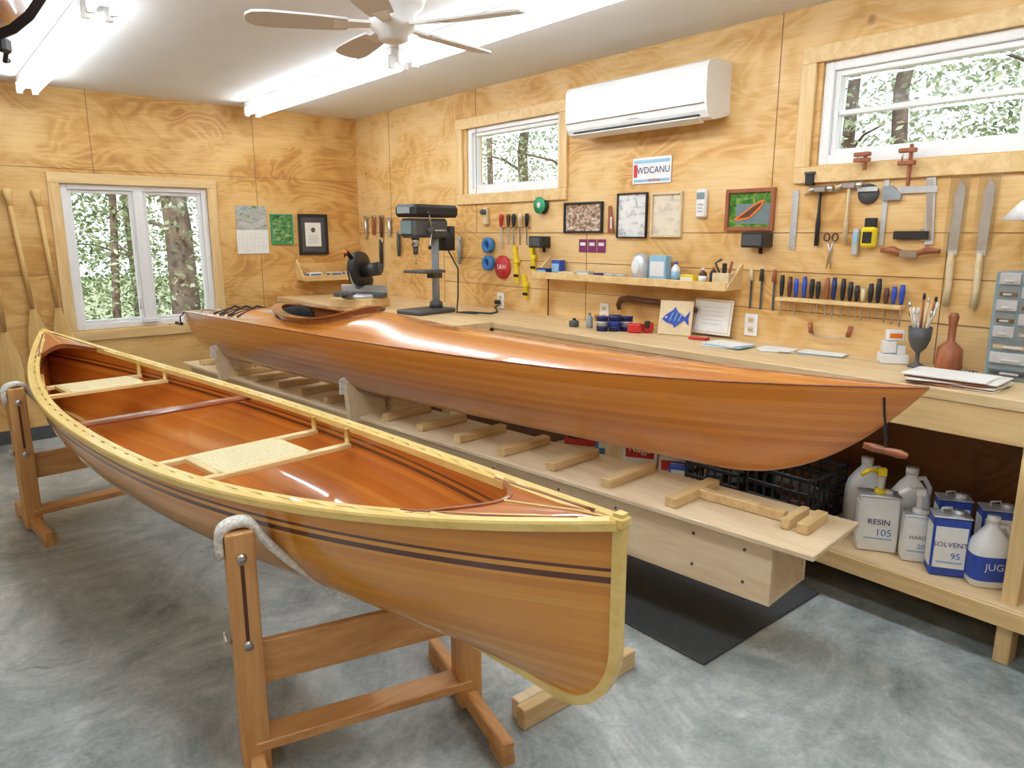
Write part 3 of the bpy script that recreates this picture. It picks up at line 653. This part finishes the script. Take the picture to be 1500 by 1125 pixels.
for y,c in((4.14,'red'),(4.06,'brown'),(4.0,'black'),(3.93,'tan'),(3.86,'black')): tool('chisel',y,1.60,lambda b:(b.tube([(0,-.018,.05),(0,-.018,.03),(0,-.018,-.04)],[.013,.016,.011],c,10),b.box((0,-.018,-.10),(.015,.005,.13 if c!='red' else .2),'steel'),b.box((0,-.01,-.035),(.05,.02,.008),'pinex')))
tool('wire_spool',3.71,1.70,lambda b:[b.lathe(p,(0,0,0),m,24,X=Matrix.Rotation(math.pi/2,4,'X')) for p,m in(([(.055,0),(.055,.006),(.0,.006)],'black'),([(.04,.006),(.04,.035)],'green'),([(.055,.035),(.055,.041),(.0,.042)],'green'),([(.018,.042),(.018,.045),(0,.046)],'white'))])
for z in(1.43,1.30): tool('masking_tape',4.29,z,lambda b:b.lathe([(.03,0),(.055,0),(.055,.04),(.03,.04),(.03,0)],(0,0,0),'blue2',24,X=Matrix.Rotation(math.pi/2,4,'X')))
tool('sanding_disc',4.14,1.275,lambda b:(b.lathe([(.085,0),(.085,.012),(0,.013)],(0,0,0),'red',28,X=Matrix.Rotation(math.pi/2,4,'X')),b.text('SAW',.05,(0,-.016,0),'white')))
for y,z,h in((3.98,1.30,.26),(3.80,1.34,.18),(3.88,1.15,.17)): tool('spring_clamp',y,z,lambda b:(b.prism([(-.03,h/2),(.0,h/2),(.015,.0),(.03,-h/2),(.0,-h/2),(-.015,0)],-.02,-.005,'yellow'),b.box((.012,-.015,h*.1),(.05,.025,.03),'yellow'),b.box((.01,-.022,-h*.3),(.05,.01,.02),'black')))
for y,z,c,h in((6.12,1.56,'steel',.2),(5.98,1.58,'redwood',.16),(5.84,1.57,'brown',.18),(5.70,1.56,'alu',.15),(5.86,1.33,'black',.24),(5.55,1.42,'dkgrey',.2),(5.0,1.44,'black',.18),(4.65,1.38,'grey',.2)): tool('hand_tool',y,z,lambda b:(b.tube([(0,-.024,h/2),(0,-.024,0),(0,-.024,-h/2)],[.012,.018,.013],c,10),b.box((0,-.024,h*.5),(.06,.012,.03),'steel'),b.cyl((0,0,h*.5),(0,-.03,h*.5),.003,'dkgrey',n=6)))
tool('bottle_opener',3.09,1.60,lambda b:(b.prism([(-.02,-.08),(.03,-.08),(.0,.08),(-.02,.08)],-.012,-.004,'redwood'),b.box((.01,-.015,-.02),(.012,.004,.07),'white')))
tool('door_stop',4.33,1.64,lambda b:(b.box((0,-.01,0),(.05,.02,.12),'tan'),b.cyl((0,0,.03),(0,-.05,.03),.02,'dkgrey')))
tool('wooden_cane',2.70,1.12,lambda b:b.tube([(-.28,-.03,-.06),(-.29,-.03,-.03),(-.27,-.03,0),(-.22,-.03,.012),(0,-.03,.005),(.27,-.03,-.012),(.29,-.03,-.025)],[.012,.016,.019,.02,.018,.015,.012],'brown',12))
#################### paddles
def paddle(name,x,z,tilt,L=1.45):
    b=B();b.M=WA(x,z,.02)@Matrix.Rotation(math.radians(tilt),4,'Y')
    b.tube([(0,-.02,L/2),(0,-.02,L/2-.02),(0,-.02,L/2-.07),(0,-.02,L/2-.12)],[.022,.036,.020,.014],'padw',12,flat=.5,ref=(0,1,0))
    b.cyl((0,-.02,L/2-.12),(0,-.02,-.12),.016,'padw',n=12)
    zs=lin(-.05,-L/2,14);ws=[.016,.019,.026,.04,.055,.066,.073,.077,.078,.077,.074,.066,.05,.02]
    b.tube([(0,-.02,q) for q in zs],ws,'padw',16,flat=.16,ref=(0,1,0))
    b.done(name)
paddle('canoe_paddle',.68,1.10,-4);paddle('canoe_paddle',.84,1.10,-3);paddle('canoe_paddle',.50,.95,-1,1.4)
#################### drill press
def drill():
    b=B();b.M=at(2.86,4.33,.966,-78)
    b.box((0,-.05,.015),(.24,.36,.03),'dkgrey',bev=.008);b.cyl((0,.05,.03),(0,.05,.60),.027,'grey');b.lathe([(.05,0),(.045,.04),(.03,.05)],(0,.05,.03),'dkgrey')
    b.box((0,-.05,.585),(.15,.34,.13),'dkgrey',bev=.02);b.box((0,-.02,.70),(.20,.44,.085),'black',bev=.02);b.box((0,-.245,.70),(.12,.01,.04),'grey')
    b.cyl((0,.17,.60),(0,.17,.43),.06,'black');b.box((0,-.225,.59),(.10,.01,.09),'teal');b.box((-.08,-.08,.58),(.01,.12,.08),'alu')
    b.cyl((0,-.14,.53),(0,-.14,.46),.028,'steel');b.cyl((0,-.14,.46),(0,-.14,.41),.018,'dkgrey');b.cyl((0,-.14,.41),(0,-.14,.34),.004,'steel',n=8)
    b.box((0,-.06,.29),(.20,.22,.018),'dkgrey');b.box((0,.04,.27),(.07,.09,.06),'dkgrey')
    for a in(0,2.1,4.2):
        p=(.14,-.08+.13*math.cos(a),.57+.13*math.sin(a));b.cyl((.10,-.08,.57),p,.005,'steel',n=8);b.ball(p,.014,'black',10)
    b.cyl((.07,-.08,.57),(.11,-.08,.57),.025,'dkgrey')
    b.tube([(0,.17,.45),(.08,.2,.3),(.12,.15,.10),(.2,.05,.01),(.35,.1,.006)],.006,'black',8)
    b.done('drill_press')
drill()
#################### miter saw
def saw():
    b=B();b.M=at(2.67,5.02,.966,-60)
    b.box((0,0,.035),(.36,.28,.07),'pinex',bev=.004)
    z=.07;b.lathe([(.15,0),(.15,.02),(.14,.03),(0,.032)],(0,0,z),'alu',28);b.box((0,0,z+.02),(.42,.10,.035),'dkgrey',bev=.006);b.box((0,.06,z+.06),(.40,.02,.06),'alu')
    b.box((0,-.16,z+.03),(.05,.12,.03),'dkgrey');b.ball((0,-.22,z+.03),(.025,.02,.02),'black')
    X=Matrix.Translation((0,-.01,z+.19))@Matrix.Rotation(math.pi/2,4,'Y')
    b.lathe([(.10,-.004),(.125,-.002),(.125,.002),(.10,.004),(0,.005)],(0,0,0),'steel',32,X=X)
    b.lathe([(.09,-.03),(.128,-.028),(.135,0),(.128,.028),(.09,.03),(0,.032)],(0,0,0),'black',32,X=Matrix.Translation((0,.0,z+.215))@Matrix.Rotation(math.pi/2,4,'Y'))
    b.cyl((.03,0,z+.20),(.16,.03,z+.22),.05,'black');b.cyl((.16,.03,z+.22),(.17,.03,z+.22),.04,'dkgrey');b.lathe([(.035,0),(.035,.006),(0,.007)],(0,0,0),'alu',20,X=Matrix.Translation((-.032,0,z+.215))@Matrix.Rotation(-math.pi/2,4,'Y'))
    b.tube([(0,-.10,z+.30),(0,-.17,z+.35),(0,-.20,z+.30),(0,-.17,z+.25),(0,-.12,z+.24)],.017,'black',10);b.box((0,-.185,z+.345),(.035,.03,.025),'orange',bev=.008)
    b.tube([(0,.10,z+.03),(0,.15,z+.12),(0,.08,z+.22)],.028,'dkgrey',10)
    b.done('miter_saw')
saw()
#################### bench things
zt=.966
b=B();b.M=at(3.11,2.81,zt,-50)
for i,(x,y,m) in enumerate(((-.07,0,'alu'),(0,.0,'blue'),(.07,.02,'alu'),(.0,.08,'blue'))):
    for k in range(3): b.lathe([(.034,k*.028),(.034,k*.028+.02),(.036,k*.028+.021),(.036,k*.028+.027),(0,k*.028+.0275)],(x,y,0),m if k%2 else 'navy',20)
b.done('stacked_tins')
bottle('small_jar',3.07,3.10,zt,.03,.05,'dkgrey','black');bottle('small_jar',3.10,3.0,zt,.02,.09,'grey','teal');bottle('small_jar',3.16,2.94,zt,.028,.05,'dkgrey','alu')
b=B();b.M=at(3.15,2.69,zt,-60);b.box((0,0,.025),(.08,.06,.05),'red',bev=.008);b.box((.07,.02,.03),(.06,.05,.06),'red',bev=.012);b.box((.07,-.01,.05),(.03,.03,.04),'black',bev=.005);b.done('red_clamp')
b=B();b.M=at(3.23,2.48,zt,-72);T=Matrix.Rotation(math.radians(-12),4,'X');b.M=b.M@T;b.box((0,0,.095),(.19,.012,.19),'tan')
b.prism([(-.075,.085),(-.055,.11),(-.02,.135),(-.005,.155),(.01,.13),(.04,.11),(.055,.10),(.08,.135),(.075,.095),(.08,.055),(.052,.085),(.02,.06),(.0,.04),(-.01,.058),(-.05,.068)],-.010,-.006,'blue');b.ball((-.05,-.012,.095),.007,'white',8)
for q in(-.02,.005,.03): b.box((q,-.012,.10),(.006,.004,.05),'ltblue',rot=(0,20,0))
b.done('fish_plaque')
carton('small_box',3.20,2.29,zt,.10,.05,.015,'red',None,-80)
def papers(x,y,rz,sh,n=3,mats=('paper',)):
    b=B();b.M=at(x,y,zt,rz)
    for i in range(n): b.box((random.uniform(-.02,.02),random.uniform(-.02,.02),.003+i*.005),(sh[0],sh[1],.004),mats[i%len(mats)],rot=(0,0,random.uniform(-12,12)),bev=0)
    b.done('paper_stack')
papers(3.12,2.05,-85,(.20,.15),3,('paper','ltblue','paper'));papers(3.16,1.83,-70,(.16,.12),2);papers(3.22,1.62,-85,(.20,.10),2,('ltblue','paper'));papers(2.99,.98,-80,(.28,.20),7,('paper','redwood','paper'))
b=B();b.M=at(3.27,1.33,zt,-55);b.box((0,0,.02),(.11,.09,.04),'white');b.box((-.02,0,.07),(.05,.07,.05),'white');b.box((.025,.0,.06),(.035,.06,.04),'paper');b.box((-.0,0,.12),(.07,.05,.045),'white');b.box((0,-.026,.12),(.05,.002,.02),'orange');b.done('stacked_boxes')
b=B();b.M=at(3.23,1.215,zt,0);b.lathe([(.035,0),(.03,.008),(.008,.02),(.008,.06),(.03,.085),(.042,.12),(.046,.17),(.042,.17),(.038,.12),(.0,.09)],(0,0,0),'dkgrey')
for i in range(9):
    a=i*.7;h=random.uniform(.22,.30);p=(.05*math.cos(a),.05*math.sin(a),h);b.cyl((.01*math.cos(a),.01*math.sin(a),.10),p,.005,['tan','alu','redwood'][i%3],n=8);b.ball(p,(.007,.007,.016),['steel','white','black'][i%3],8)
b.done('brush_cup')
b=B();b.M=at(3.26,1.105,zt,-60);b.lathe([(.046,0),(.05,.02),(.046,.09),(.025,.11),(.014,.12),(.015,.18),(.02,.22),(.014,.235),(0,.236)],(0,0,0),'redwood',20);b.done('carving_mallet')
b=B();b.M=at(3.27,.79,zt,-90)
b.box((0,.0,.205),(.33,.15,.41),'drawer',bev=.004);
for r in range(8):
    for c in range(4 if r<5 else 2):
        n=4 if r<5 else 2;w=.31/n;x=-.155+w*(c+.5);z=.385-r*.05;b.box((x,-.078,z),(w-.008,.012,.042),'clear' if (r+c)%2 else 'alu',bev=.002);b.box((x,-.088,z-.008),(w*.4,.012,.008),'alu',bev=.002);b.box((x,-.0765,z-.008),(w-.02,.004,.015),random.choice(['steel','brown','tan','dkgrey']),bev=0)
b.done('parts_cabinet')
b=B();b.M=at(3.21,.885,1.565,0);b.lathe([(.085,0),(.028,.07),(.018,.075),(.016,.10),(0,.10)],(0,0,0),'white');b.ball((0,0,.02),.028,'white');b.tube([(0,0,.09),(.03,-.05,.15),(.10,-.10,.13),(.14,-.12,.05)],.007,'alu',8);b.box((.148,-.12,.03),(.02,.05,.08),'alu');b.done('wall_lamp')
b=B();b.M=at(3.20,1.01,zt,-80);
for i in range(8): b.cyl((random.uniform(-.02,.03),random.uniform(-.05,.05),.008),(random.uniform(-.03,.02),random.uniform(-.05,.05),.012),.005,random.choice(['steel','alu','brown']),n=8)
b.done('drill_bits')
tool('yardstick',3.62,1.09,lambda b:(b.cyl((0,-.03,-.12),(0,-.03,.12),.005,'brown',n=8),b.ball((0,-.03,.12),.009,'brown',8)))
b=B();b.tube([(3.33,4.15,1.0),(3.27,4.12,.99),(3.2,4.0,.972),(3.1,3.95,.972),(3.05,4.1,.972),(3.0,4.15,.972)],.006,'black',8);b.box((3.335,4.17,1.02),(.04,.03,.03),'black');b.done('power_cord')
#################### shelf jugs
sz=.233
def can(name,x,y,w,d,h,body,label,txt,pump=None,rz=-58,tm='navy'):
    b=B();b.M=at(x,y,sz,rz);b.box((0,0,h/2),(w,d,h),body,bev=.006);b.box((0,-d/2-.001,h*.5),(w*.86,.002,h*.7),label,bev=0);b.box((-w/2-.001,0,h*.5),(.002,d*.86,h*.7),label,bev=0)
    b.box((0,0,h+.002),(w+.006,d+.006,.006),'alu',bev=.002);b.text(txt[0],w*.22,(0,-d/2-.004,h*.55),tm);b.text(txt[1],w*.28,(.02,-d/2-.004,h*.36),'blue2');b.box((0,-d/2-.003,h*.25),(w*.7,.001,.006),'ltblue',bev=0)
    b.cyl((w*.2,0,h),(w*.2,0,h+.02),.02,'white' if body!='blue' else 'alu')
    if pump:
        b.cyl((0,0,h),(0,0,h+.08),.012,'white');b.lathe([(.022,0),(.022,.025),(0,.026)],(0,0,h),pump);b.box((0,0,h+.095),(.035,.035,.03),pump);b.tube([(0,0,h+.10),(-.05,-.02,h+.105),(-.08,-.03,h+.085)],.010,pump,8)
    else: b.tube([(-w*.25,0,h+.004),(-w*.25,0,h+.025),(0,0,h+.03),(w*.05,0,h+.004)],.004,'alu',6)
    b.done(name)
can('epoxy_can',2.97,1.20,.15,.09,.235,'white','paper',('RESIN','105'),'yellow')
can('epoxy_can',2.98,1.05,.10,.07,.19,'white','paper',('HARD','207'),'white')
can('solvent_can',2.95,.925,.125,.085,.235,'blue','paper',('SOLVENT','95'))
can('solvent_can',3.20,1.00,.12,.08,.22,'blue','paper',('PAINT','THIN'));can('solvent_can',3.21,.84,.13,.08,.22,'blue','paper',('PAINT','THIN'))
def jug(x,y,lab,cap,s=1.,rz=-50):
    b=B();b.M=at(x,y,sz,rz)@Matrix.Scale(s,4)
    def rr(rx,ry,z): return [(rx*math.copysign(abs(math.cos(a))**.6,math.cos(a)),ry*math.copysign(abs(math.sin(a))**.6,math.sin(a)),z) for a in [2*math.pi*k/28 for k in range(29)]]
    b.grid([rr(.0,.0,0),rr(.066,.050,0),rr(.070,.054,.01),rr(.070,.054,.15),rr(.062,.048,.18),rr(.04,.034,.215),rr(.02,.02,.24),rr(.019,.019,.26)],'white')
    b.grid([rr(.0715,.0555,.03),rr(.0715,.0555,.13)],lab);b.cyl((0,0,.255),(0,0,.28),.023,cap)
    b.tube([(.015,0,.235),(.045,0,.24),(.068,0,.20),(.066,0,.15)],.010,'white',10);b.text('JUG',.04,(0,-.058,.09),'navy' if lab!='blue' else 'white');b.done('plastic_jug')
jug(2.97,.79,'blue','white',.95);jug(3.20,1.36,'white','white',1.1);jug(3.20,1.17,'paper','white',1.1)
def crate(x,y,rz=0):
    b=B();b.M=at(x,y,sz,rz);w,d,h=.34,.30,.24
    b.box((0,0,.005),(w,d,.01),'black')
    for s in(-1,1):
        for i in range(4): b.box((0,s*d/2,.03+i*.065),(w,.01,.02),'black');b.box((s*w/2,0,.03+i*.065),(.01,d,.02),'black')
        for i in range(8): b.box((-w/2+w*i/7,s*d/2,h/2),(.012,.008,h),'black');b.box((s*w/2,-d/2+d*i/7,h/2),(.008,.012,h),'black')
    for i in range(5): b.box((random.uniform(-.08,.08),random.uniform(-.06,.06),.05+.02*i),(.12,.08,.05),random.choice(['dkgrey','brown','black','grey']),rot=(0,0,random.uniform(0,90)))
    b.done('plastic_crate')
crate(3.08,1.62);crate(3.08,1.97)
carton('supply_box',3.12,2.36,sz,.14,.12,.10,'white','red',-60);carton('supply_box',3.02,2.24,sz,.10,.08,.09,'blue','white',-60);carton('rag_box',3.12,2.58,sz,.20,.15,.20,'white','red',-60,'Rags');carton('supply_box',3.14,2.82,sz,.18,.14,.16,'blue2','paper',-60)
carton('supply_box',3.15,3.08,sz,.20,.16,.18,'red','black',-60)
#################### outside
def tree(x,y,h,r,nl,zl,spread,lm):
    b=B();p=[(x+random.uniform(-.1,.1)*i*.3,y+random.uniform(-.1,.1)*i*.3,-.4+h*i/6) for i in range(7)]
    b.tube(p,[r*(1-.1*i) for i in range(7)],'bark',10)
    for i in range(8):
        z=random.uniform(zl,h*.9);a=random.uniform(0,6.28);q=random.uniform(.6,1.2)*spread
        b.tube([(x,y,z),(x+math.cos(a)*q*.5,y+math.sin(a)*q*.5,z+.2),(x+math.cos(a)*q,y+math.sin(a)*q,z+.25)],[r*.25,r*.15,.01],'bark',6)
    V=[];F=[]
    for c in range(nl//40):
        cx=x+random.gauss(0,spread*.6);cy=y+random.gauss(0,spread*.6);cz=random.uniform(zl,h)
        for i in range(40):
            c_=Vector((cx+random.gauss(0,.30),cy+random.gauss(0,.30),cz+random.gauss(0,.16)));s=random.uniform(.02,.05)
            E_=Euler((random.uniform(-1,1),random.uniform(-1,1),random.uniform(0,6.28))).to_matrix();o=len(V)
            for q in((-s,0,0),(0,-s*.5,0),(s,0,0),(0,s*.5,0)): V.append(c_+E_@Vector(q))
            F.append([o,o+1,o+2,o+3])
    b.add(V,F,lm);b.done('tree',False)
for x,y,r in((1.9,9.5,.05),(2.42,8.7,.17),(.9,10.5,.08),(3.6,11,.12),(1.75,12.5,.13),(2.9,13,.1),(1.5,10,.05)): tree(x,y,6,r,4600,-.1,1.0,'leaf' if r<.15 else 'leaf2')
for x,y,r in((7.2,7.2,.1),(8.3,9.6,.12),(7.0,8.9,.06),(7.6,3.2,.1),(7.0,1.9,.07),(8.6,2.2,.14),(8.9,4.4,.1),(7.4,.6,.08),(9.5,6.2,.14)): tree(x,y,6.5,r,5000,.9,1.05,'leaf2' if r<.11 else 'leaf')
b=B();b.box((4,6,-.45),(60,60,.1),'grass',bev=0);b.done('ground')
w=bpy.data.worlds.new('World');sc.world=w;w.use_nodes=True;bg=w.node_tree.nodes['Background'];bg.inputs[0].default_value=(.88,.95,1,1);bg.inputs[1].default_value=1.8
s=bpy.data.lights.new('sun','SUN');s.energy=5;s.angle=.05;so=bpy.data.objects.new('sun',s);so.rotation_euler=Vector((-.55,-.75,.9)).to_track_quat('Z','Y').to_euler();sc.collection.objects.link(so)
#################### camera
cd=bpy.data.cameras.new('camera');cd.sensor_width=36;cd.lens=25.44;co=bpy.data.objects.new('camera',cd);co.location=(0,0,1.52);co.rotation_euler=(math.radians(78.2),0,math.radians(-39.8));sc.collection.objects.link(co);sc.camera=co
